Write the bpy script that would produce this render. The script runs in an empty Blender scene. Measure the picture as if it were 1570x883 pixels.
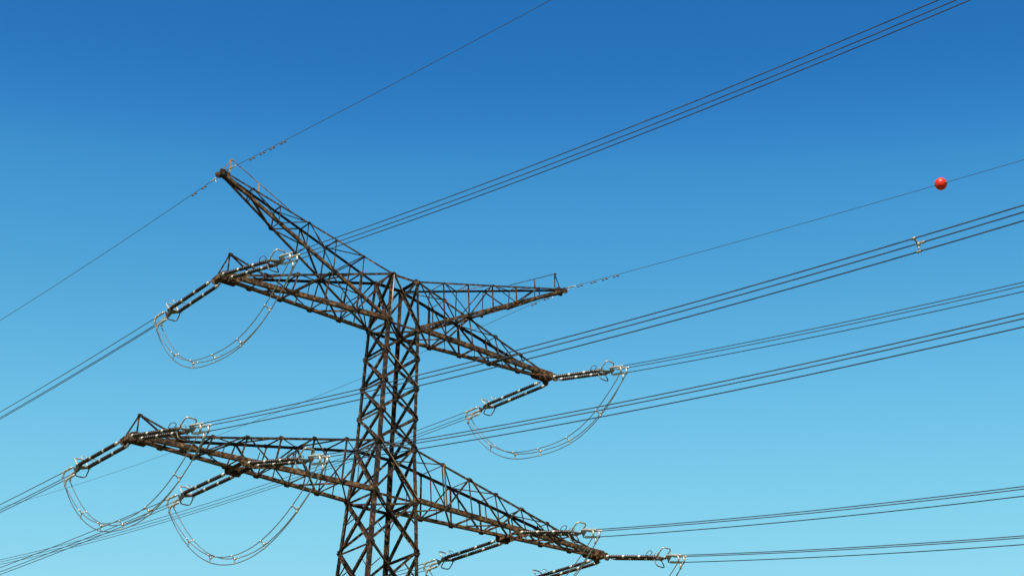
import bpy, math, random
from mathutils import Vector, Matrix
random.seed(7)
C = bpy.context.scene.collection
SC = bpy.context.scene
PI = math.pi

# ------------------------------------------------------------------ camera, sky, sun, exposure
EYE = 1.7
IMG_W = 1570.0
FOCAL_PX, PITCH, ROLL, CX, CY = 3009.19, 0.42966, -0.03539, 37.22, -4.87
cd = bpy.data.cameras.new('camera')
cd.sensor_fit = 'HORIZONTAL'; cd.sensor_width = 36.0
cd.lens = FOCAL_PX * 36.0 / IMG_W
cd.shift_x = -CX / IMG_W; cd.shift_y = CY / IMG_W
cd.clip_start = 0.1; cd.clip_end = 20000
cam = bpy.data.objects.new('camera', cd); C.objects.link(cam)
right0 = Vector((1, 0, 0)); fwd = Vector((0, math.cos(PITCH), math.sin(PITCH))); up0 = Vector((0, -math.sin(PITCH), math.cos(PITCH)))
cr, sr = math.cos(ROLL), math.sin(ROLL)
xc = cr * right0 - sr * up0; yc = sr * right0 + cr * up0; zc = -fwd
cam.matrix_world = Matrix(((xc.x, yc.x, zc.x, 0), (xc.y, yc.y, zc.y, 0), (xc.z, yc.z, zc.z, EYE), (0, 0, 0, 1)))
SC.camera = cam

SUN_EL = math.radians(50)
SUN_AZ = math.radians(199)          # clockwise from +Y: behind the camera, a little to the left
world = bpy.data.worlds.new('World'); SC.world = world; world.use_nodes = True
nt = world.node_tree; nt.nodes.clear()
sky = nt.nodes.new('ShaderNodeTexSky'); sky.sky_type = 'NISHITA'; sky.sun_disc = False
sky.sun_elevation = SUN_EL; sky.sun_rotation = SUN_AZ
sky.altitude = 0; sky.air_density = 1.0; sky.dust_density = 0.6; sky.ozone_density = 2.5
sc1 = nt.nodes.new('ShaderNodeVectorMath'); sc1.operation = 'SCALE'; sc1.inputs['Scale'].default_value = 0.1
crv = nt.nodes.new('ShaderNodeRGBCurve')      # film response of the clear sky: deep saturated blue overhead, cyan towards the horizon
LIN = lambda v: ((v / 255 + .055) / 1.055) ** 2.4
SRC = [(0.05, 0.088, 0.175), (0.0941, 0.1593, 0.293), (0.1115, 0.1883, 0.3388), (0.1246, 0.2095, 0.3703), (0.1491, 0.2487, 0.4255), (0.1826, 0.2998, 0.4924), (0.26, 0.4, 0.6)]
DST = [(22, 80, 140), (37, 112, 182), (66, 149, 208), (84, 167, 217), (113, 195, 232), (141, 214, 239), (190, 232, 248)]
for ch in range(3):
    cv = crv.mapping.curves[ch]
    pts = [(0.0, 0.0)] + [(a_[ch], LIN(b_[ch])) for a_, b_ in zip(SRC, DST)] + [(1.0, 1.0)]
    cv.points[0].location = pts[0]; cv.points[1].location = pts[-1]
    for p_ in pts[1:-1]: cv.points.new(*p_)
crv.mapping.update()
sc2 = nt.nodes.new('ShaderNodeVectorMath'); sc2.operation = 'SCALE'; sc2.inputs['Scale'].default_value = 1 / 0.12
bg = nt.nodes.new('ShaderNodeBackground'); bg.inputs[1].default_value = 0.06
wo = nt.nodes.new('ShaderNodeOutputWorld')
nt.links.new(sky.outputs[0], sc1.inputs[0]); nt.links.new(sc1.outputs[0], crv.inputs['Color'])
nt.links.new(crv.outputs[0], sc2.inputs[0]); nt.links.new(sc2.outputs[0], bg.inputs[0]); nt.links.new(bg.outputs[0], wo.inputs[0])

sl = bpy.data.lights.new('sun', 'SUN'); sl.energy = 5.0; sl.angle = math.radians(0.5); sl.color = (1.0, 0.94, 0.84)
so = bpy.data.objects.new('sun', sl); C.objects.link(so)
sdir = Vector((math.sin(SUN_AZ) * math.cos(SUN_EL), math.cos(SUN_AZ) * math.cos(SUN_EL), math.sin(SUN_EL)))
so.rotation_euler = (-sdir).to_track_quat('-Z', 'Y').to_euler()
so.location = (0, -20, 80)

SC.view_settings.view_transform = 'Standard'; SC.view_settings.look = 'None'
SC.view_settings.exposure = 1.0; SC.view_settings.gamma = 1.0
SC.view_settings.use_curve_mapping = False

# ------------------------------------------------------------------ materials
def mat(name, stops, scale=1.0, rough=0.6, metal=0.0, detail=6.0, bump=0.0, coat=0.0, spec=0.5, rough_var=0.0, coords='Object'):
    m = bpy.data.materials.new(name); m.use_nodes = True
    n = m.node_tree.nodes; l = m.node_tree.links
    b = n['Principled BSDF']
    tc = n.new('ShaderNodeTexCoord')
    nz = n.new('ShaderNodeTexNoise'); nz.inputs['Scale'].default_value = scale; nz.inputs['Detail'].default_value = detail
    nz.inputs['Roughness'].default_value = 0.62
    l.new(tc.outputs[coords], nz.inputs['Vector'])
    rp = n.new('ShaderNodeValToRGB')
    e = rp.color_ramp.elements
    while len(e) < len(stops): e.new(0.5)
    for k, (p, c) in enumerate(stops):
        e[k].position = p; e[k].color = (*c, 1)
    l.new(nz.outputs['Fac'], rp.inputs[0]); l.new(rp.outputs[0], b.inputs['Base Color'])
    b.inputs['Roughness'].default_value = rough; b.inputs['Metallic'].default_value = metal
    b.inputs['Specular IOR Level'].default_value = spec
    b.inputs['Coat Weight'].default_value = coat
    if rough_var:
        mr = n.new('ShaderNodeMapRange'); mr.inputs['To Min'].default_value = rough - rough_var; mr.inputs['To Max'].default_value = rough + rough_var
        l.new(nz.outputs['Fac'], mr.inputs['Value']); l.new(mr.outputs[0], b.inputs['Roughness'])
    if bump:
        bp = n.new('ShaderNodeBump'); bp.inputs['Strength'].default_value = bump; bp.inputs['Distance'].default_value = 0.02
        l.new(nz.outputs['Fac'], bp.inputs['Height']); l.new(bp.outputs[0], b.inputs['Normal'])
    return m

M_STEEL = mat('weathered_brown_steel', [(0.34, (.004, .0025, .002)), (0.47, (.013, .007, .004)), (0.57, (.048, .025, .011)), (0.69, (.15, .090, .045))], 4.5, 0.72, 0.0, 8, bump=.25, rough_var=.12, spec=.2)
M_CHORD = mat('rusty_brown_steel', [(0.34, (.008, .004, .002)), (0.47, (.040, .019, .008)), (0.57, (.095, .047, .019)), (0.70, (.21, .125, .058))], 5.0, 0.75, 0.0, 8, bump=.25, rough_var=.12, spec=.2)
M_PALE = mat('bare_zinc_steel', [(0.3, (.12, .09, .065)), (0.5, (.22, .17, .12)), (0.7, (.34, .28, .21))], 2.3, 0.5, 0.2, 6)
M_TAN = mat('tan_zinc_and_sunlit_steel', [(0.34, (.03, .018, .010)), (0.48, (.11, .066, .034)), (0.65, (.22, .145, .085))], 1.6, 0.7, 0.0, 7, bump=.2, spec=.25)  # this tan also stands in for sunlight on braces and left tip strut
M_ALU = mat('bright_aluminium', [(0.35, (.16, .15, .13)), (0.65, (.48, .44, .37))], 9.0, 0.42, 0.35, 4)
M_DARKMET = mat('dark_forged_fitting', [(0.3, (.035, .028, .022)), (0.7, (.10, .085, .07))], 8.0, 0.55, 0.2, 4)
M_PORC = mat('brown_glazed_porcelain', [(0.35, (.007, .004, .003)), (0.65, (.020, .008, .005))], 3.0, 0.38, 0.0, 3, spec=.3)
M_WIRE = mat('weathered_aluminium_wire', [(0.35, (.026, .027, .042)), (0.65, (.056, .058, .085))], 1.5, 0.5, 0.35, 4)
M_JUMP = mat('newer_aluminium_wire', [(0.35, (.20, .195, .19)), (0.65, (.36, .345, .33))], 2.5, 0.36, 0.85, 4)
M_RED = mat('red_orange_paint', [(0.3, (.46, .010, .003)), (0.6, (.56, .020, .005)), (0.8, (.44, .024, .008))], 5.0, 0.42, 0.0, 5, spec=.3)
M_CONC = mat('grey_concrete', [(0.3, (.26, .25, .23)), (0.7, (.40, .39, .36))], 2.0, 0.9, 0.0, 8, bump=.3)
M_GRASS = mat('grass_field', [(0.3, (.035, .055, .016)), (0.5, (.060, .085, .024)), (0.7, (.12, .12, .045))], 0.08, 0.95, 0.0, 12, bump=.4)

# ------------------------------------------------------------------ mesh helpers
V3 = Vector
def perp(a, ref):
    a = a.normalized(); r = ref - ref.dot(a) * a
    if r.length < 1e-5:
        r = Vector((0.31, 0.77, 0.55)); r -= r.dot(a) * a
    return r.normalized()

class MB:
    def __init__(self): self.v = []; self.f = []; self.smooth = []
    def add(self, vs, fs, smooth=False):
        o = len(self.v); self.v += [tuple(x) for x in vs]
        self.f += [tuple(i + o for i in f) for f in fs]; self.smooth += [smooth] * len(fs)
    def angle(self, p, q, e1, w=.1, t=.014, e2=None, w2=None):
        """rolled steel angle from p to q; flanges run along e1 and e2 from the heel line p-q"""
        p = V3(p); q = V3(q); a = (q - p).normalized(); e1 = perp(a, V3(e1))
        c = a.cross(e1)
        if e2 is not None and c.dot(V3(e2)) < 0: c = -c
        w2 = w2 or w
        pr = [(0, 0), (w, 0), (w, t), (t, t), (t, w2), (0, w2)]
        vs = [b + e1 * x + c * y for b in (p, q) for x, y in pr]
        fs = [(i, (i + 1) % 6, (i + 1) % 6 + 6, i + 6) for i in range(6)] + [(5, 4, 3, 0), (3, 2, 1, 0), (6, 9, 10, 11), (6, 7, 8, 9)]
        self.add(vs, fs)
    def box(self, c, e1, e2, e3, a, b, d):
        c = V3(c); e1 = V3(e1).normalized(); e2 = V3(e2).normalized(); e3 = V3(e3).normalized()
        vs = [c + e1 * a * x / 2 + e2 * b * y / 2 + e3 * d * z / 2 for x in (-1, 1) for y in (-1, 1) for z in (-1, 1)]
        self.add(vs, [(0, 1, 3, 2), (4, 6, 7, 5), (0, 4, 5, 1), (2, 3, 7, 6), (0, 2, 6, 4), (1, 5, 7, 3)])
    def plate(self, c, e1, e2, w, h, t=.02, ch=.28):
        """gusset plate with cut corners in the plane e1,e2"""
        c = V3(c); e1 = V3(e1).normalized(); e2 = perp(e1, V3(e2)); n = e1.cross(e2)
        x, y = w / 2, h / 2; k = ch * min(w, h)
        o = [(x, y - k), (x - k, y), (-x + k, y), (-x, y - k), (-x, -y + k), (-x + k, -y), (x - k, -y), (x, -y + k)]
        vs = [c + e1 * a + e2 * b + n * s * t / 2 for s in (-1, 1) for a, b in o]
        fs = [tuple(range(7, -1, -1)), tuple(range(8, 16))] + [(i, (i + 1) % 8, (i + 1) % 8 + 8, i + 8) for i in range(8)]
        self.add(vs, fs)
    def tube(self, pts, r, n=6, closed=False, cap=True, ref=(0, 0, 1)):
        pts = [V3(p) for p in pts]; m = len(pts); vs = []; fs = []
        rr = r if isinstance(r, (list, tuple)) else [r] * m
        prev = None
        for i, p in enumerate(pts):
            if closed: a = pts[(i + 1) % m] - pts[i - 1]
            else: a = pts[min(i + 1, m - 1)] - pts[max(i - 1, 0)]
            if a.length < 1e-9: a = V3((1, 0, 0))
            a.normalize()
            e = perp(a, prev if prev is not None else V3(ref)); prev = e; c = a.cross(e)
            for k in range(n):
                th = 2 * PI * k / n; vs.append(p + rr[i] * (math.cos(th) * e + math.sin(th) * c))
        for i in range(m if closed else m - 1):
            j = (i + 1) % m
            for k in range(n): fs.append((i * n + k, i * n + (k + 1) % n, j * n + (k + 1) % n, j * n + k))
        if cap and not closed:
            fs.append(tuple(range(n - 1, -1, -1))); fs.append(tuple((m - 1) * n + k for k in range(n)))
        self.add(vs, fs, True)
    def lathe_x(self, prof, n=12, c=(0, 0, 0)):
        """surface of revolution about the local x axis"""
        c = V3(c); vs = []; fs = []; m = len(prof)
        for x, r in prof:
            for k in range(n):
                th = 2 * PI * k / n; vs.append(c + V3((x, r * math.cos(th), r * math.sin(th))))
        for i in range(m - 1):
            for k in range(n): fs.append((i * n + k, (i + 1) * n + k, (i + 1) * n + (k + 1) % n, i * n + (k + 1) % n))
        fs.append(tuple(range(n))); fs.append(tuple((m - 1) * n + k for k in range(n - 1, -1, -1)))
        self.add(vs, fs, True)
    def mesh(self, name, m):
        me = bpy.data.meshes.new(name); me.from_pydata(self.v, [], self.f); me.materials.append(m)
        me.polygons.foreach_set('use_smooth', self.smooth); me.update(); return me
    def build(self, name, m, parent=None, loc=None):
        o = bpy.data.objects.new(name, self.mesh(name, m)); C.objects.link(o)
        if parent is not None: o.parent = parent
        if loc is not None: o.location = loc
        return o

def tag(o, label, cat, group=None):
    o['label'] = label; o['category'] = cat
    if group: o['group'] = group
    return o
def empty(name, mw=None):
    o = bpy.data.objects.new(name, None); C.objects.link(o); o.empty_display_size = .5
    if mw is not None: o.matrix_world = mw
    return o
def instance(o, parent, name=None):
    c = o.copy(); C.objects.link(c); c.parent = parent; return c

# ------------------------------------------------------------------ survey of the tower (metres, z above eye level -> above ground)
X0, Y0, ROT = -7.9336, 101.4154, 0.62311
def TW(q):                                    # tower coordinates -> world
    c, s = math.cos(ROT), math.sin(ROT)
    return V3((X0 + c * q[0] - s * q[1], Y0 + s * q[0] + c * q[1], q[2]))
def dirW(v):
    c, s = math.cos(ROT), math.sin(ROT)
    return V3((c * v[0] - s * v[1], s * v[0] + c * v[1], v[2]))
ZB1 = 33.2433 + EYE; H1 = 3.0017
ZB2 = 43.3398 + EYE; H2 = 2.9921
ZE = 49.2491 + EYE
L1, L2, L3, LI = 15.0, 10.945, 11.5155, 8.6318
WB1, WT1, WB2, WT2 = 1.378, 1.195, 1.049, 0.885
RY = 1.03

# ------------------------------------------------------------------ ground
g = MB(); N = 40; R = 6000.0
g.v = []; 
for j in range(N + 1):
    for i in range(N + 1):
        u = (i / N * 2 - 1); w = (j / N * 2 - 1)
        x = R * u * abs(u); y = R * w * abs(w)
        g.v.append((x, y, 0.0))
for j in range(N):
    for i in range(N):
        g.f.append((j * (N + 1) + i, j * (N + 1) + i + 1, (j + 1) * (N + 1) + i + 1, (j + 1) * (N + 1) + i)); g.smooth.append(True)
go = g.build('ground', M_GRASS); go['kind'] = 'structure'

# ------------------------------------------------------------------ lattice tower
tower = empty('transmission_tower', Matrix.Translation((X0, Y0, 0)) @ Matrix.Rotation(ROT, 4, 'Z'))
tag(tower, 'dark brown steel lattice pylon with two crossarms and two raised earth wire arms', 'pylon')

def lerp(a, b, f): return V3(a) * (1 - f) + V3(b) * f
# levels of the body, top to bottom: (z, half width)
levels = [(ZB2 + H2, WT2), (ZB2, WB2)]
zt1 = ZB1 + H1
for k in range(1, 4):
    f = k / 4; levels.append((ZB2 + (zt1 - ZB2) * f, WB2 + (WT1 - WB2) * f))
levels += [(zt1, WT1), (ZB1, WB1)]
z, w = ZB1, WB1; h = 2.85
while True:
    if z - h < 1.6: break
    z -= h; w += .05 * h; levels.append((z, w)); h *= 1.11
levels.append((0.35, w + .05 * (z - .35)))
def node(i, sx, sy): return V3((sx * levels[i][1], sy * levels[i][1] * RY, levels[i][0]))
Z = V3((0, 0, 1))

tb = empty('tower_body'); tb.parent = tower
faces = [((-1, -1), (1, -1), V3((0, -1, 0))), ((1, -1), (1, 1), V3((1, 0, 0))), ((1, 1), (-1, 1), V3((0, 1, 0))), ((-1, 1), (-1, -1), V3((-1, 0, 0)))]
# horizontals and plan bracing belong to the body frame mesh
for i in range(len(levels) - 1):
    body = MB()
    for a, b, n in faces:
        if abs(n.y) > .5 and i not in (0, 1, 5, 6): continue      # broad faces carry horizontals only at the arms
        p, q = node(i, *a), node(i, *b)
        wd = .14 if i in (0, 1, 5, 6) else .12
        body.angle(p - n * .045, q - n * .045, -Z, wd, .014, -n)
    if i in (1, 6):
        body.angle(node(i, -1, -1) - Z * .09, node(i, 1, 1) - Z * .09, Z, .09, .012)
        body.angle(node(i, 1, -1) - Z * .14, node(i, -1, 1) - Z * .14, Z, .09, .012)
    body.build('horizontal_frame', M_STEEL, tb)
for sx in (-1, 1):
    for sy in (-1, 1):
        lg = MB()
        for i in range(len(levels) - 1):
            wd = .15 if i < 1 else .19 if i < 5 else .22
            lg.angle(node(i, sx, sy), node(i + 1, sx, sy) - Z * .0, (-sx, 0, 0), wd, .022, (0, -sy, 0))
        if (sx, sy) == (1, -1) or (sx, sy) == (-1, 1):
            zz = 3.0
            while zz < levels[0][0]:
                for i in range(len(levels) - 1):
                    if levels[i + 1][0] <= zz < levels[i][0]:
                        f = (levels[i][0] - zz) / (levels[i][0] - levels[i + 1][0]); p = lerp(node(i, sx, sy), node(i + 1, sx, sy), f)
                        lg.tube([p + V3((-sx * .06, 0, 0)), p + V3((-sx * .06, sy * .16, 0))], .012, 5)
                zz += .38
        lg.build('leg', M_STEEL, tb)
for a, b, n in faces:
    br = MB()
    for i in range(len(levels) - 1):
        p0, p1, q0, q1 = node(i, *a), node(i + 1, *a), node(i, *b), node(i + 1, *b)
        wd = .13 if i < 6 else .145
        br.angle(p0 + n * .012, q1 + n * .012, Z, wd, .014, n)
        br.angle(q0 - n * .030, p1 - n * .030, Z, wd, .014, -n)
        if i >= 6:    # light redundant members of the wide lower panels
            pm, qm = lerp(p0, p1, .5), lerp(q0, q1, .5)
            w0, w1 = levels[i][1], levels[i + 1][1]
            f = w0 / (w0 + w1)
            xm = lerp(p0, q1, f)
            br.angle(pm - n * .07, lerp(p0, q1, f * .5) - n * .07, Z, .055, .008, -n)
            br.angle(lerp(q0, p1, f * .5) - n * .075, qm - n * .075, Z, .055, .008, -n)
    br.build('face_bracing', M_STEEL, tb)
    if n.y < -.5:      # two diagonals overlaid in lighter tan, sunlight put into the colour
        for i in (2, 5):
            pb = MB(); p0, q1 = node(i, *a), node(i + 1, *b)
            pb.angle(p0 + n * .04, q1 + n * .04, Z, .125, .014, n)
            o = pb.build('brace', M_TAN, tb); o['label'] = 'diagonal brace toned sunlit tan'
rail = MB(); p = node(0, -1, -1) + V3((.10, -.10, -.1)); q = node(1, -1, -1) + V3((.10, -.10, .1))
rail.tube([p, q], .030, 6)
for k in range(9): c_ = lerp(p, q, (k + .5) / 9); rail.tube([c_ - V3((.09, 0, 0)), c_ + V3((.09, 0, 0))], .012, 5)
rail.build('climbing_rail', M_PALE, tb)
for i in range(9):
    for a, b, n in faces[:2] + faces[3:]:
        for s in (a, b):
            p = node(i, *s); big = i in (1, 5, 6)
            if i == 0: p = p - Z * .12
            inward = perp(Z, -V3((p.x, p.y, 0)))
            side = n.cross(Z); side = side if side.dot(-p) > 0 else -side
            gp = MB(); gp.plate(p + side * .13 + n * .032, side, Z, .40 if big else .34, .44 if big else .36)
            gp.build('gusset_plate', M_STEEL, tb)

def crossarm(s, zb, h, wb, wt, L, yt, npan, name, peak=0.0, inner=None):
    tipz = zb
    ch = {}
    for sy in (-1, 1):
        ch['b', sy] = (V3((s * wb, sy * wb * RY, zb)), V3((s * L, yt + sy * .33, tipz)))
        ch['t', sy] = (V3((s * wt, sy * wt * RY, zb + h)), V3((s * (L - .55), yt + sy * .27, tipz + .20)))
    P = lambda k, sy, f: lerp(*ch[k, sy], f)
    fr = MB()      # the arm frame: end plates, bottom lacing
    X = V3((s, 0, 0)); Y = V3((0, 1, 0))
    fr.box((s * (L - .05), yt, tipz + .02), X, Y, Z, .36, 1.0, .26)
    fr.box((s * (L - .55), yt, tipz - .05), X, Y, Z, .12, .86, .10)
    for sy in (-1, 1):
        fr.plate((s * (L - .55), yt + sy * .37, tipz + .06), X, Z, 1.15, .42, .024)
        fr.plate((s * (L + .06), yt + sy * .47, tipz - .10), X, Z, .42, .40, .03)
    fs = [i / npan for i in range(npan + 1)]
    for i in range(npan):
        sg = 1 if i % 2 else -1
        fr.angle(P('b', -sg, fs[i]) - Z * .02, P('b', sg, fs[i + 1]) - Z * .02, -X, .085, .011, Z)
        if i: fr.angle(P('b', -1, fs[i]) + Z * .012, P('b', 1, fs[i]) + Z * .012, X, .085, .011, Z)
    if inner:
        f0 = (inner - wb) / (L - wb)
        for df in (-.024, .024):
            fr.angle(P('b', -1, f0 + df) - Z * .07 - Y * .12, P('b', 1, f0 + df) - Z * .07 + Y * .12, X, .16, .016, -Z)
        for sy in (-1, 1):
            p = P('b', sy, f0); fr.plate(p + Y * sy * .04 - Z * .10, X, Z, .95, .38, .028)
            for dx in (-.27, .27): fr.plate(p + X * dx + Y * sy * .12 - Z * .16, Y, Z, .22, .24, .03)
    arm = fr.build('crossarm', M_CHORD, tower)
    for sy in (-1, 1):
        c = MB(); c.angle(*ch['b', sy], (0, -sy, 0), .24, .022, Z); c.build('bottom_chord', M_CHORD, arm)
        c = MB(); c.angle(*ch['t', sy], (0, -sy, 0), .13, .016, -Z); c.build('top_chord', M_STEEL, arm)
        sl_ = MB(); n = V3((0, sy, 0))
        for i in range(npan):
            if i: sl_.angle(P('b', sy, fs[i]) - n * .03, P('t', sy, fs[i]) - n * .03, -X, .08, .010, -n)
            if i < npan - 1:
                if i % 2 == 0: sl_.angle(P('t', sy, fs[i]) + n * .008, P('b', sy, fs[i + 1]) + n * .008, Z, .085, .010, n)
                else: sl_.angle(P('b', sy, fs[i]) + n * .008, P('t', sy, fs[i + 1]) + n * .008, Z, .085, .010, n)
            if i < npan - 1:
                m = (fs[i] + fs[i + 1]) / 2
                k1, k2 = ('b', 't') if i % 2 == 0 else ('t', 'b')
                mid = lerp(P(k2, sy, fs[i]), P(k1, sy, fs[i + 1]), .5)
                sl_.angle(P('b', sy, m) - n * .05, mid - n * .05, X, .05, .008, -n)
        sl_.build('side_lacing', M_STEEL, arm)
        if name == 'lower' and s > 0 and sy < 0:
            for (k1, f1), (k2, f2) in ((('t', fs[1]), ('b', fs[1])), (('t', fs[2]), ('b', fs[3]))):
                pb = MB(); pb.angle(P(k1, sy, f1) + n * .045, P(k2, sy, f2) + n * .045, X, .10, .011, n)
                o = pb.build('brace', M_TAN, arm); o['label'] = 'brace toned sunlit tan on the near side'  # near-side members overlaid in tan, coloured as if sunlit
        for i in range(1, npan):
            gp = MB(); gp.plate(P('t', sy, fs[i]) + n * .025 - Z * .04, X, Z, .30, .22, .016); gp.build('gusset_plate', M_STEEL, arm)
            gp = MB(); gp.plate(P('b', sy, fs[i]) + n * .025 + Z * .05, X, Z, .36, .24, .016); gp.build('gusset_plate', M_STEEL, arm)
    tl = MB()
    for i in range(npan - 1):
        sg = 1 if i % 2 else -1
        tl.angle(P('t', -sg, fs[i]) + Z * .012, P('t', sg, fs[i + 1]) + Z * .012, X, .06, .009, -Z)
        if i: tl.angle(P('t', -1, fs[i]) - Z * .03, P('t', 1, fs[i]) - Z * .03, X, .06, .009, -Z)
    tl.build('top_lacing', M_STEEL, arm)
    if peak:
        pk = MB(); top = V3((s * (L - .45), yt, tipz + peak))
        pk.angle((s * (L - .42), yt - .02, tipz + .1), top, Y, .09, .012)
        pk.angle((s * (L + .1), yt + .03, tipz + .1), top, Y, .085, .012)
        q = P('t', -1, 1 - 2.0 / L); q2 = P('t', 1, 1 - 2.0 / L)
        pk.angle(q, top, Z, .075, .011); pk.angle(q2, top, Z, .075, .011)
        pk.box(top, X, Y, Z, .22, .14, .14)
        pk.build('tip_frame', M_STEEL, arm)
    return arm
crossarm(-1, ZB1, H1, WB1, WT1, L1, -.1, 7, 'lower', 1.30, LI)
crossarm(1, ZB1, H1, WB1, WT1, L1, -.1, 7, 'lower', 0, LI)
crossarm(-1, ZB2, H2, WB2, WT2, L2, -.03, 5, 'upper', 1.45)
crossarm(1, ZB2, H2, WB2, WT2, L2, -.03, 5, 'upper', 0)

def earth_arm(s):
    tz = ZE - s * .087 if s > 0 else ZE + .087
    yt = -.118; npan = 6
    ch = {}
    for sy in (-1, 1):
        ch['t', sy] = (V3((s * WT2, sy * WT2 * RY, ZB2 + H2)), V3((s * L3, yt + sy * .14, tz + .10)))
        ch['b', sy] = (V3((s * WB2, sy * WB2 * RY, ZB2 + .05)), V3((s * L3, yt + sy * .16, tz - .14)))
    P = lambda k, sy, f: lerp(*ch[k, sy], f)
    X = V3((s, 0, 0)); Y = V3((0, 1, 0))
    fr = MB()
    fr.box((s * (L3 - .1), yt, tz - .02), X, Y, Z, .50, .34, .24)
    fr.plate((s * (L3 + .12), yt - .25, tz - .04), X, Z, .4, .32, .03); fr.plate((s * (L3 + .12), yt + .25, tz - .04), X, Z, .4, .32, .03)
    fs = [i / npan for i in range(npan + 1)]
    for i in range(npan):
        sg = 1 if i % 2 else -1
        fr.angle(P('b', -sg, fs[i]) - Z * .015, P('b', sg, fs[i + 1]) - Z * .015, X, .07, .010, Z)
        if i: fr.angle(P('b', -1, fs[i]) + Z * .012, P('b', 1, fs[i]) + Z * .012, X, .07, .010, Z)
    arm = fr.build('earth_wire_arm', M_STEEL, tower)
    for sy in (-1, 1):
        c = MB(); c.angle(*ch['b', sy], (0, -sy, 0), .16, .018, Z); c.build('bottom_chord', M_CHORD, arm)
        c = MB(); c.angle(*ch['t', sy], (0, -sy, 0), .10, .014, -Z); c.build('top_chord', M_STEEL, arm)
        n = V3((0, sy, 0)); sl_ = MB()
        for i in range(1, npan):
            sl_.angle(P('b', sy, fs[i]) - n * .03, P('t', sy, fs[i]) - n * .03, X, .062, .009, -n)
            if i < npan - 1:
                if i % 2: sl_.angle(P('t', sy, fs[i]) + n * .008, P('b', sy, fs[i + 1]) + n * .008, Z, .06, .009, n)
                else: sl_.angle(P('b', sy, fs[i]) + n * .008, P('t', sy, fs[i + 1]) + n * .008, Z, .06, .009, n)
        sl_.build('side_lacing', M_STEEL, arm)
        for i in range(1, npan - 1):
            gp = MB(); gp.plate(P('b', sy, fs[i]) + n * .022 + Z * .03, X, Z, .30, .2, .015); gp.build('gusset_plate', M_STEEL, arm)
    tl = MB()
    for i in range(1, npan):
        tl.angle(P('t', -1, fs[i]) - Z * .03, P('t', 1, fs[i]) - Z * .03, X, .06, .009, -Z)
        sg = 1 if i % 2 else -1
        if i < npan - 1: tl.angle(P('t', -sg, fs[i]) + Z * .012, P('t', sg, fs[i + 1]) + Z * .012, X, .05, .008, -Z)
    tl.build('top_lacing', M_STEEL, arm)
    top = V3((s * (L3 - .45), yt, tz + .98))
    pk = MB(); pk.angle((s * (L3 - .42), yt - .03, tz + .1), top, Y, .085, .012); pk.angle((s * (L3 + .02), yt + .03, tz + .12), top, Y, .07, .012)
    pk.box(top, X, Y, Z, .12, .12, .08)
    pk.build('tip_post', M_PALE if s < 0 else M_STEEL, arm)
    st = MB(); q = P('t', -1, .62); st.angle(q + Z * .02, top, Z, .038, .008, Y)
    m = lerp(top, q, .5); mq = P('t', -1, .80); st.angle(mq, V3((mq.x, m.y, lerp(top, q, (mq.x - top.x) / (q.x - top.x)).z)), X, .06, .009)
    st.build('tip_strut', M_TAN if s < 0 else M_STEEL, arm)  # left strut toned lighter so its colour carries the sunlight
earth_arm(-1); earth_arm(1)
for sx in (-1, 1):
    for sy in (-1, 1):
        p = node(len(levels) - 1, sx, sy); ft = MB()
        prof = [(-.8, .75), (.3, .75), (.38, .68), (.5, .42), (.55, .40)]
        n = 20
        vs = [V3((p.x + r * math.cos(2 * PI * k / n), p.y + r * math.sin(2 * PI * k / n), zz)) for zz, r in prof for k in range(n)]
        fs_ = [(i * n + k, i * n + (k + 1) % n, (i + 1) * n + (k + 1) % n, (i + 1) * n + k) for i in range(len(prof) - 1) for k in range(n)]
        fs_.append(tuple((len(prof) - 1) * n + k for k in range(n)))
        ft.add(vs, fs_); ft.build('footing', M_CONC, tower)

# ------------------------------------------------------------------ spans: parabolas leaving each attachment point
PHI = {'R': -1.52782, 'L': 1.58697}
SAG = {'R': .00077, 'L': .00057}; SAGE = {'R': .00034, 'L': .00055}
BUN = {'R': .422, 'L': .409}; BROT = {'R': .47909, 'L': .42551}
SLOPE = {'R': {'E_L': -.10075, 'E_R': -.14996, '2L': -.16515, '1Lo': -.17973, '2R': -.18075, '1Li': -.18634, '1Ri': -.18968, '1Ro': -.20233},
         'L': {'E_L': .02112, 'E_R': .03415, '2L': .00191, '1Lo': .01466, '2R': .03797, '1Li': .02449, '1Ri': .028, '1Ro': .035}}
ATT = {'2L': (-L2, -.048, ZB2 - .3007), '2R': (L2, -.048, ZB2 - .3007), '1Lo': (-L1, -.219, ZB1 - .2854), '1Ro': (L1, -.219, ZB1 - .2854),
       '1Li': (-LI, -.219, ZB1 - .2854), '1Ri': (LI, -.219, ZB1 - .2854), 'E_L': (-L3, -.118, ZE + .087), 'E_R': (L3, -.118, ZE - .087)}
def span(k, sd, t):
    a = ATT[k]; ph = PHI[sd]; e = k[0] == 'E'; c = (SAGE if e else SAG)[sd]
    y = a[1] + (-.45 if sd == 'R' else .45)
    # beyond the stretch in view the wire settles into an even, level run
    zz = a[2] + SLOPE[sd][k] * t + c * t * t if t < 95 else a[2] + SLOPE[sd][k] * 95 + c * 95 * 95 + (SLOPE[sd][k] + 2 * c * 95) * (t - 95)
    return TW((a[0] + math.cos(ph) * t, y + math.sin(ph) * t, zz))
def bundle_offsets(sd):
    ph = PHI[sd]; n = dirW((math.sin(ph), -math.cos(ph), 0)); out = []
    for k in range(3):
        th = BROT[sd] + k * 2 * PI / 3
        out.append((n * math.cos(th) + Z * math.sin(th)) * BUN[sd] / math.sqrt(3))
    return out
def img_y(p):                                   # height in the photograph, used only to word the labels
    d = p - V3((0, 0, EYE)); return d.dot(yc) / d.dot(fwd)

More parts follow.
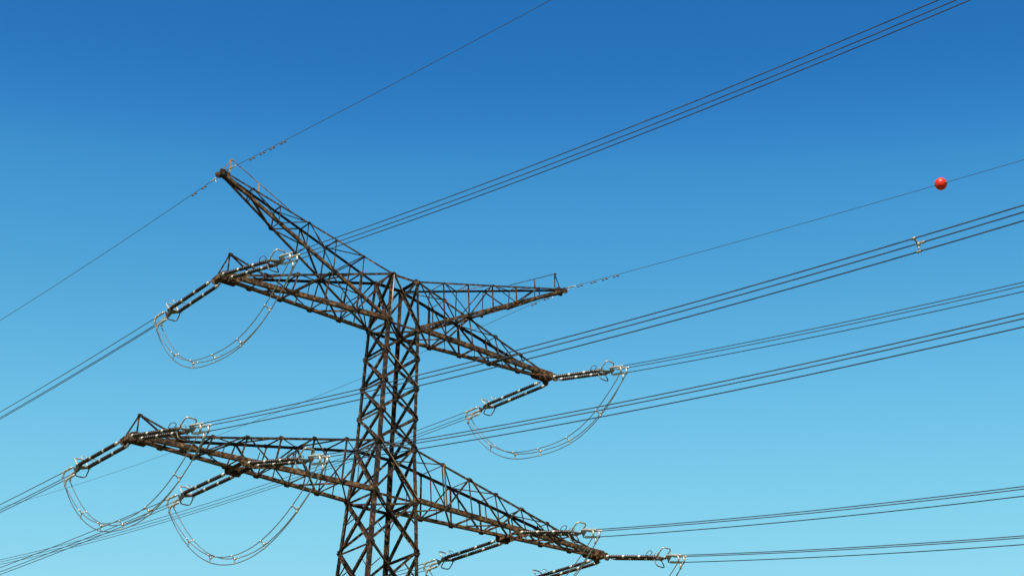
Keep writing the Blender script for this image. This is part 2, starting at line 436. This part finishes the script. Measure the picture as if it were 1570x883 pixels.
PLACE = {'2L': "the upper crossarm's left tip", '2R': "the upper crossarm's right tip", '1Lo': "the lower crossarm's left tip",
         '1Ro': "the lower crossarm's right tip", '1Li': "the lower crossarm's left half", '1Ri': "the lower crossarm's right half"}
# reach of each insulator set, attachment to wire clamp
REACH = {('2L', 'L'): 6.55, ('2L', 'R'): 7.1, ('2R', 'L'): 7.7, ('2R', 'R'): 6.35, ('1Lo', 'L'): 6.75, ('1Lo', 'R'): 7.35,
         ('1Ro', 'L'): 7.4, ('1Ro', 'R'): 6.45, ('1Li', 'L'): 6.7, ('1Li', 'R'): 7.2, ('1Ri', 'L'): 7.4, ('1Ri', 'R'): 6.6}
RL = 7.3

# ---- one insulator set, built along its own x axis
def racetrack(c, e1, e2, a, b, rc, n=5):
    pts = []
    for sx, sy, t0 in ((1, 1, 0), (-1, 1, PI / 2), (-1, -1, PI), (1, -1, 1.5 * PI)):
        for k in range(n + 1):
            th = t0 + PI / 2 * k / n
            pts.append(V3(c) + V3(e1) * (sx * (a - rc) + rc * math.cos(th)) + V3(e2) * (sy * (b - rc) + rc * math.sin(th)))
    return pts
proto_root = empty('insulator_string')
ROD = 1.42
def rod_mesh():
    m = MB(); prof = [(0, .05)]; x = .05; k = 0
    while x < ROD - .07:
        r = .108 if k % 2 == 0 else .086
        prof += [(x, .046), (x + .030, r), (x + .046, r), (x + .075, .05)]; x += .105; k += 1
    prof.append((ROD, .05)); m.lathe_x(prof, 12); return m.mesh('insulator_rod', M_PORC)
def cap_mesh():
    m = MB(); m.lathe_x([(-.02, .05), (0, .092), (.06, .098), (.075, .06), (.105, .055), (.12, .098), (.18, .092), (.20, .05)], 10); return m.mesh('metal_cap', M_ALU)
def part(name, me, loc, parent=proto_root):
    o = bpy.data.objects.new(name, me); C.objects.link(o); o.parent = parent; o.location = loc; return o
rm, cm = rod_mesh(), cap_mesh()
for sy in (-.27, .27):
    x = .52
    for k in range(3):
        rd = part('insulator_rod', rm, (x, sy, 0)); cp = part('metal_cap', cm, (-.16, 0, 0), rd); x += ROD + .16
    end = MB(); end.lathe_x([(x - .18, .05), (x - .16, .078), (x - .06, .078), (x - .03, .04), (x + .12, .03)], 10, (0, sy, 0)); end.build('end_fitting', M_DARKMET, proto_root)
    lk = MB(); lk.tube([(0, sy, 0), (.18, sy, 0)], .028, 6); lk.tube(racetrack((.22, sy, 0), (1, 0, 0), (0, 0, 1), .10, .06, .05, 3), .018, 5, closed=True); lk.tube([(.30, sy, 0), (.42, sy, 0)], .03, 6)
    lk.build('shackle_link', M_DARKMET, proto_root)
XE = .52 + 3 * (ROD + .16) - .06         # end of the porcelain
yk = MB()
vs = [(XE + .05, -.36, .02), (XE + .05, .36, .02), (XE + .18, .36, .02), (XE + .62, .09, .02), (XE + .62, -.09, .02), (XE + .18, -.36, .02)]
yk.add([V3(v) for v in vs] + [V3((v[0], v[1], -.02)) for v in vs], [(0, 5, 4, 3, 2, 1), (6, 7, 8, 9, 10, 11)] + [(i, (i + 1) % 6, (i + 1) % 6 + 6, i + 6) for i in range(6)])
yk.tube([(XE + .55, 0, 0), (XE + .86, 0, 0)], .05, 8)
yk.build('yoke_plate', M_DARKMET, proto_root)
y2 = MB(); OFF = []
for k in range(3):
    th = .452 + k * 2 * PI / 3
    OFF.append(V3((0, -math.cos(th), math.sin(th))) * .416 / math.sqrt(3))
XY = XE + .86
y2.add([V3((XY + dx, o.y * 1.0, o.z * 1.0)) for dx in (0, .05) for o in OFF], [(0, 2, 1), (3, 4, 5), (0, 1, 4, 3), (1, 2, 5, 4), (2, 0, 3, 5)])
y2.build('bundle_yoke', M_DARKMET, proto_root)
for o in OFF:
    c = MB(); c.tube([(XY + .03, o.y, o.z), (XY + .20, o.y, o.z)], .03, 6)
    c.tube([(XY + .18, o.y, o.z), (XY + .24, o.y, o.z), (RL + .10, o.y, o.z), (RL + .22, o.y, o.z)], [.03, .07, .06, .03], 8)
    c.tube([(RL - .22, o.y, o.z), (RL - .05, o.y, o.z - .05), (RL + .02, o.y, o.z - .18), (RL + .02, o.y, o.z - .38)], .058, 8, ref=(0, 1, 0))
    c.build('dead_end_clamp', M_ALU, proto_root)
q = math.sqrt(.5)
up = MB(); up.tube(racetrack((XE + .10 + .25, 0, .30), (0, 1, 0), (q, 0, q), .31, .35, .17), .040, 7, closed=True, ref=(1, 0, -1)); up.tube([(XE + .10, -.3, .03), (XE + .12, -.33, .12)], .025, 5); up.tube([(XE + .10, .3, .03), (XE + .12, .33, .12)], .025, 5)
up.build('grading_ring', M_ALU, proto_root)
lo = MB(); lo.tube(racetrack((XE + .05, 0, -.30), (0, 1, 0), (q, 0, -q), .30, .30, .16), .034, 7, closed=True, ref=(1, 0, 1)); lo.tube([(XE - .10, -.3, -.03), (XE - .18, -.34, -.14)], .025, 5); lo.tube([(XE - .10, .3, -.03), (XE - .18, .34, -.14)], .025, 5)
lo.build('grading_ring', M_DARKMET, proto_root)  # lower ring given the dark metal to carry its shade as colour
for sy in (-.27, .27):
    hn = MB(); hn.tube(racetrack((XE - .72, sy, .20), (q, 0, q), (0, 1, 0), .20, .15, .12, 4), .020, 6, closed=True, ref=(1, 0, -1)); hn.tube([(XE - .86, sy, .05), (XE - .80, sy, .10)], .02, 5)
    hn.build('arcing_horn', M_ALU if sy > 0 else M_DARKMET, proto_root)

def frame_from(p, q):
    x = (q - p).normalized(); y = perp(x, Z.cross(x)); z = x.cross(y)
    return x, y, z
LUG = {}
first = True
strings = {}
for k in ('2L', '2R', '1Lo', '1Li', '1Ri', '1Ro'):
    for sd in 'LR':
        a = ATT[k]; sg = -1 if sd == 'R' else 1
        if k in ('1Li', '1Ri'): ys = .98 * sg - .06
        else: ys = a[1] + .48 * sg
        S0 = TW((a[0], ys, (ZB2 if k[0] == '2' else ZB1) - .16))
        t = 4.0
        while (span(k, sd, t) - S0).length < REACH[k, sd]: t += .01
        E = span(k, sd, t); x, y, zz = frame_from(S0, E); f = REACH[k, sd] / RL
        mw = Matrix(((x.x * f, y.x, zz.x, S0.x), (x.y * f, y.y, zz.y, S0.y), (x.z * f, y.z, zz.z, S0.z), (0, 0, 0, 1)))
        if first: root = proto_root; first = False
        else:
            root = proto_root.copy(); C.objects.link(root)
            for chd in list(proto_root.children):
                c = instance(chd, root)
                for gc in chd.children: instance(gc, c)
        strings[k, sd] = (root, mw)
        LUG[k, sd] = (t, [mw @ V3((RL + .02, o.y, o.z - .36)) for o in OFF])
        wh = 'slanting down left' if sd == 'L' else 'reaching out right'
        where = {'2L': "from the upper crossarm's left tip", '2R': "from the upper crossarm's right tip", '1Lo': "from the lower crossarm's left tip",
                 '1Ro': "from the lower crossarm's right tip", '1Li': "midway along the lower crossarm's left half", '1Ri': "midway along the lower crossarm's right half"}[k]
        tag(root, 'twin brown insulator string ' + wh + ' ' + where, 'insulator', 'twin insulator strings on the crossarms')
for root, mw in strings.values(): root.matrix_world = mw

# ------------------------------------------------------------------ conductors
def wire(name, pts, r, m, n=6):
    b = MB(); o = pts[0]; b.tube([p - o for p in pts], r, n); return b.build(name, m, None, o)
RANK = ['highest', 'middle', 'lowest']
for k in ('2L', '2R', '1Lo', '1Li', '1Ri', '1Ro'):
    for sd in 'LR':
        t0 = LUG[k, sd][0]; T1 = 420.0
        offs = bundle_offsets(sd)
        ref = {'R': 30.0, 'L': 20.0}[sd]
        order = sorted(range(3), key=lambda i: -img_y(span(k, sd, ref) + offs[i]))
        for rank, i in enumerate(order):
            pts = [span(k, sd, t0 + .12 + (T1 - t0) * (j / 90) ** 1.8) + offs[i] for j in range(91)]
            w_ = wire('conductor_wire', pts, .0235, M_WIRE)
            run = 'running up right' if sd == 'R' else 'running down left'
            tag(w_, RANK[rank] + ' of three parallel wires ' + run + ' from ' + PLACE[k], 'wire', 'conductor wires ' + ('running up right' if sd == 'R' else 'running down left'))

# ---- jumper loops under the arms
JS = {'2L': (3.5, 2.5), '2R': (3.3, 2.6), '1Lo': (3.35, 2.3), '1Li': (3.75, 2.1), '1Ri': (3.7, 2.3), '1Ro': (3.6, 2.3)}
LOOPN = {'2L': "loop below the upper crossarm's left tip", '2R': "loop below the upper crossarm's right tip", '1Lo': "loop below the lower crossarm's left tip",
         '1Ro': "loop below the lower crossarm's right tip", '1Li': "loop below the lower crossarm's left half", '1Ri': "loop below the lower crossarm's right half"}
def spacer_mesh(pts, name, size=1.0, mt=None):
    """three armed bundle spacer joining the points pts"""
    b = MB(); c = (pts[0] + pts[1] + pts[2]) / 3
    for p in pts:
        b.tube([c - c, (p - c) * .62, (p - c)], [.035 * size, .026 * size, .03 * size], 6)
        d = (p - c).normalized(); e = perp(d, AX)
        b.tube([(p - c) - e * .075 * size, (p - c) + e * .075 * size], .042 * size, 8)
    n = AX.normalized(); b.tube([-n * .035, n * .035], .07 * size, 8)
    return b.build(name, mt or M_ALU, None, c)
ORD = ['first', 'second', 'third', 'fourth', 'fifth']
for k, (S, pw) in JS.items():
    A = LUG[k, 'L'][1]; B = LUG[k, 'R'][1]
    ca = (A[0] + A[1] + A[2]) / 3; cb = (B[0] + B[1] + B[2]) / 3
    hd = cb - ca; hd.z = 0; hd.normalize(); side = hd.cross(Z)
    NP = 48
    def cen(f): return ca + (cb - ca) * f - Z * S * (1 - abs(2 * f - 1) ** pw)
    def frm(f):
        tg = (cen(min(f + .01, 1)) - cen(max(f - .01, 0))).normalized(); nn = side.cross(tg)
        return tg, nn
    # left-hand set travels away from the arm, so pair its clamps mirrored with those of the right-hand set
    def key(P_, c): return [(p - c).dot(side) for p in P_]
    ia = sorted(range(3), key=lambda i: key(A, ca)[i]); ib = sorted(range(3), key=lambda i: key(B, cb)[i])
    tri = []
    for j in range(3):
        da = A[ia[j]] - ca; db = B[ib[j]] - cb
        tri.append((A[ia[j]], B[ib[j]], ((da + db) / 2).dot(side), ((da + db) / 2).dot(Z)))
    def jp(j, f):
        a, b, ds, dz = tri[j]
        tg, nn = frm(f); loopoff = side * ds + nn * dz
        wa = max(0, 1 - f / .09); wa = wa * wa * (3 - 2 * wa); wb = max(0, 1 - (1 - f) / .09); wb = wb * wb * (3 - 2 * wb)
        return cen(f) + loopoff * (1 - wa - wb) + (a - ca) * wa + (b - cb) * wb
    order = sorted(range(3), key=lambda j: -img_y(jp(j, .93 if k in ('1Ri', '1Ro') else .6)))
    for rank, j in enumerate(order):
        fs = [.5 - .5 * math.cos(PI * i / NP) for i in range(NP + 1)]
        w_ = wire('jumper_wire', [jp(j, f) for f in fs], .026, M_JUMP)
        tag(w_, RANK[rank] + ' of three wires hanging in the ' + LOOPN[k], 'wire', 'hanging jumper wires')
    if k not in ('1Ri', '1Ro'):
        for i, f in enumerate((.17, .335, .50, .68, .86)):
            AX = frm(f)[0]
            s_ = spacer_mesh([jp(j, f) for j in range(3)], 'wire_spacer', .95)
            tag(s_, ORD[i] + ' three-armed pale spacer from the left on the ' + LOOPN[k], 'spacer', 'spacers on the hanging wire loops')
offs = bundle_offsets('R'); P_ = span('1Lo', 'R', 50.3); AX = span('1Lo', 'R', 50.6) - P_
s_ = spacer_mesh([P_ + o for o in offs], 'wire_spacer', 1.0, M_PALE)
tag(s_, 'pale three-armed spacer on the wire bundle below the red ball', 'spacer')

# ---- earth wires
EW = {'E_L': 'left', 'E_R': 'right'}
for k in ('E_L', 'E_R'):
    for sd in 'LR':
        T1 = 420.0; t0 = .75
        pts = [span(k, sd, t0 + (T1 - t0) * (j / 80) ** 1.8) for j in range(81)]
        w_ = wire('earth_wire', pts, .0145 if k == 'E_R' else .016, M_WIRE)
        tag(w_, 'single thin earth wire running ' + ('up right' if sd == 'R' else 'down left') + ' from the raised ' + EW[k] + ' arm', 'wire', 'earth wires')
        p, q_ = span(k, sd, -.25), span(k, sd, 1.0); x, y, zz = frame_from(p, q_)
        mw = Matrix(((x.x, y.x, zz.x, p.x), (x.y, y.y, zz.y, p.y), (x.z, y.z, zz.z, p.z), (0, 0, 0, 1)))
        r_ = empty('tension_clamp', mw)
        c = MB(); c.tube(racetrack((.18, 0, 0), (1, 0, 0), (0, 0, 1), .2, .06, .05, 3), .018, 6, closed=True, ref=(0, 1, 0)); c.tube([(.34, 0, 0), (.55, 0, 0)], .026, 6); c.build('shackle_link', M_DARKMET, r_)
        c = MB(); c.tube([(.52, 0, 0), (.62, 0, 0), (.95, 0, 0), (1.25, 0, 0)], [.025, .05, .042, .02], 8); c.tube([(.62, 0, 0), (.60, 0, -.16), (.45, 0, -.30)], .02, 6, ref=(0, 1, 0)); c.build('clamp_body', M_ALU, r_)
        tag(r_, 'pale clamp holding the earth wire ' + ('on the right' if sd == 'R' else 'on the left') + ' of the raised ' + EW[k] + ' arm tip', 'clamp', 'earth wire clamps')

# ---- vibration dampers: one prototype, copied
dp = empty('vibration_damper')
c = MB(); c.box((0, 0, -.035), (1, 0, 0), (0, 1, 0), (0, 0, 1), .06, .045, .11); c.build('clamp', M_TAN, dp)
c = MB(); c.tube([(-.2, 0, -.10), (0, 0, -.085), (.2, 0, -.10)], .010, 5); c.build('messenger_cable', M_DARKMET, dp)
for s in (-1, 1):
    c = MB(); c.lathe_x([(s * .10, .025), (s * .12, .042), (s * .23, .046), (s * .25, .03)], 8, (0, 0, -.10)); c.build('weight', M_DARKMET, dp)
DT = [('E_L', 'R', (2.7, 3.75, 4.73, 5.82)), ('E_R', 'R', (1.42, 2.65, 3.7, 4.7)), ('E_L', 'L', (1.65, 2.78)), ('E_R', 'L', (.95, 2.2))]
first = True
for k, sd, ts in DT:
    for i, t in enumerate(ts):
        p, q_ = span(k, sd, t), span(k, sd, t + .3)
        x, y, zz = frame_from(p, q_)
        mw = Matrix(((x.x, y.x, zz.x, p.x), (x.y, y.y, zz.y, p.y), (x.z, y.z, zz.z, p.z), (0, 0, 0, 1)))
        if first: r_ = dp; first = False
        else:
            r_ = dp.copy(); C.objects.link(r_)
            for chd in list(dp.children): instance(chd, r_)
        r_.matrix_world = mw
        word = (['first', 'second', 'third', 'fourth'] if len(ts) == 4 else ['nearer', 'farther from'])[i]
        tag(r_, (word + ' small dumbbell damper from the tip' if len(ts) == 4 else 'small dumbbell damper ' + word + ' the tip') + ' on the ' + ('rising' if sd == 'R' else 'descending') + ' wire of the raised ' + EW[k] + ' arm', 'damper', 'vibration dampers on the earth wires')

# ---- red marker ball
p, q_ = span('E_R', 'R', 28.9), span('E_R', 'R', 29.4); x, y, zz = frame_from(p, q_)
ball = empty('marker_ball', Matrix(((x.x, y.x, zz.x, p.x), (x.y, y.y, zz.y, p.y), (x.z, y.z, zz.z, p.z), (0, 0, 0, 1))))
tag(ball, 'round red orange aircraft warning ball threaded on the thin earth wire', 'warning ball')
for s in (-1, 1):
    h_ = MB(); n = 32; prof = []
    for i in range(15): th = PI / 2 * i / 14; prof.append((.305 * math.cos(th), .305 * math.sin(th)))
    vs = [V3((r * math.cos(2 * PI * kk / n), r * math.sin(2 * PI * kk / n), s * (zz_ + .004))) for r, zz_ in prof for kk in range(n)]
    fs = [(i * n + kk, i * n + (kk + 1) % n, (i + 1) * n + (kk + 1) % n, (i + 1) * n + kk) for i in range(14) for kk in range(n)]
    if s < 0: fs = [tuple(reversed(f)) for f in fs]
    h_.add(vs, fs, True); h_.build('half_shell', M_RED, ball)
fl = MB(); n = 40
fl.tube([V3((.305 * math.cos(2 * PI * i / n), .305 * math.sin(2 * PI * i / n), 0)) for i in range(n)], .010, 6, closed=True); fl.build('flange', M_RED, ball)
for s in (-1, 1):
    cl = MB(); cl.tube([(s * .29, 0, 0), (s * .35, 0, 0), (s * .41, 0, 0)], [.055, .05, .025], 10); cl.build('wire_grip', M_DARKMET, ball)
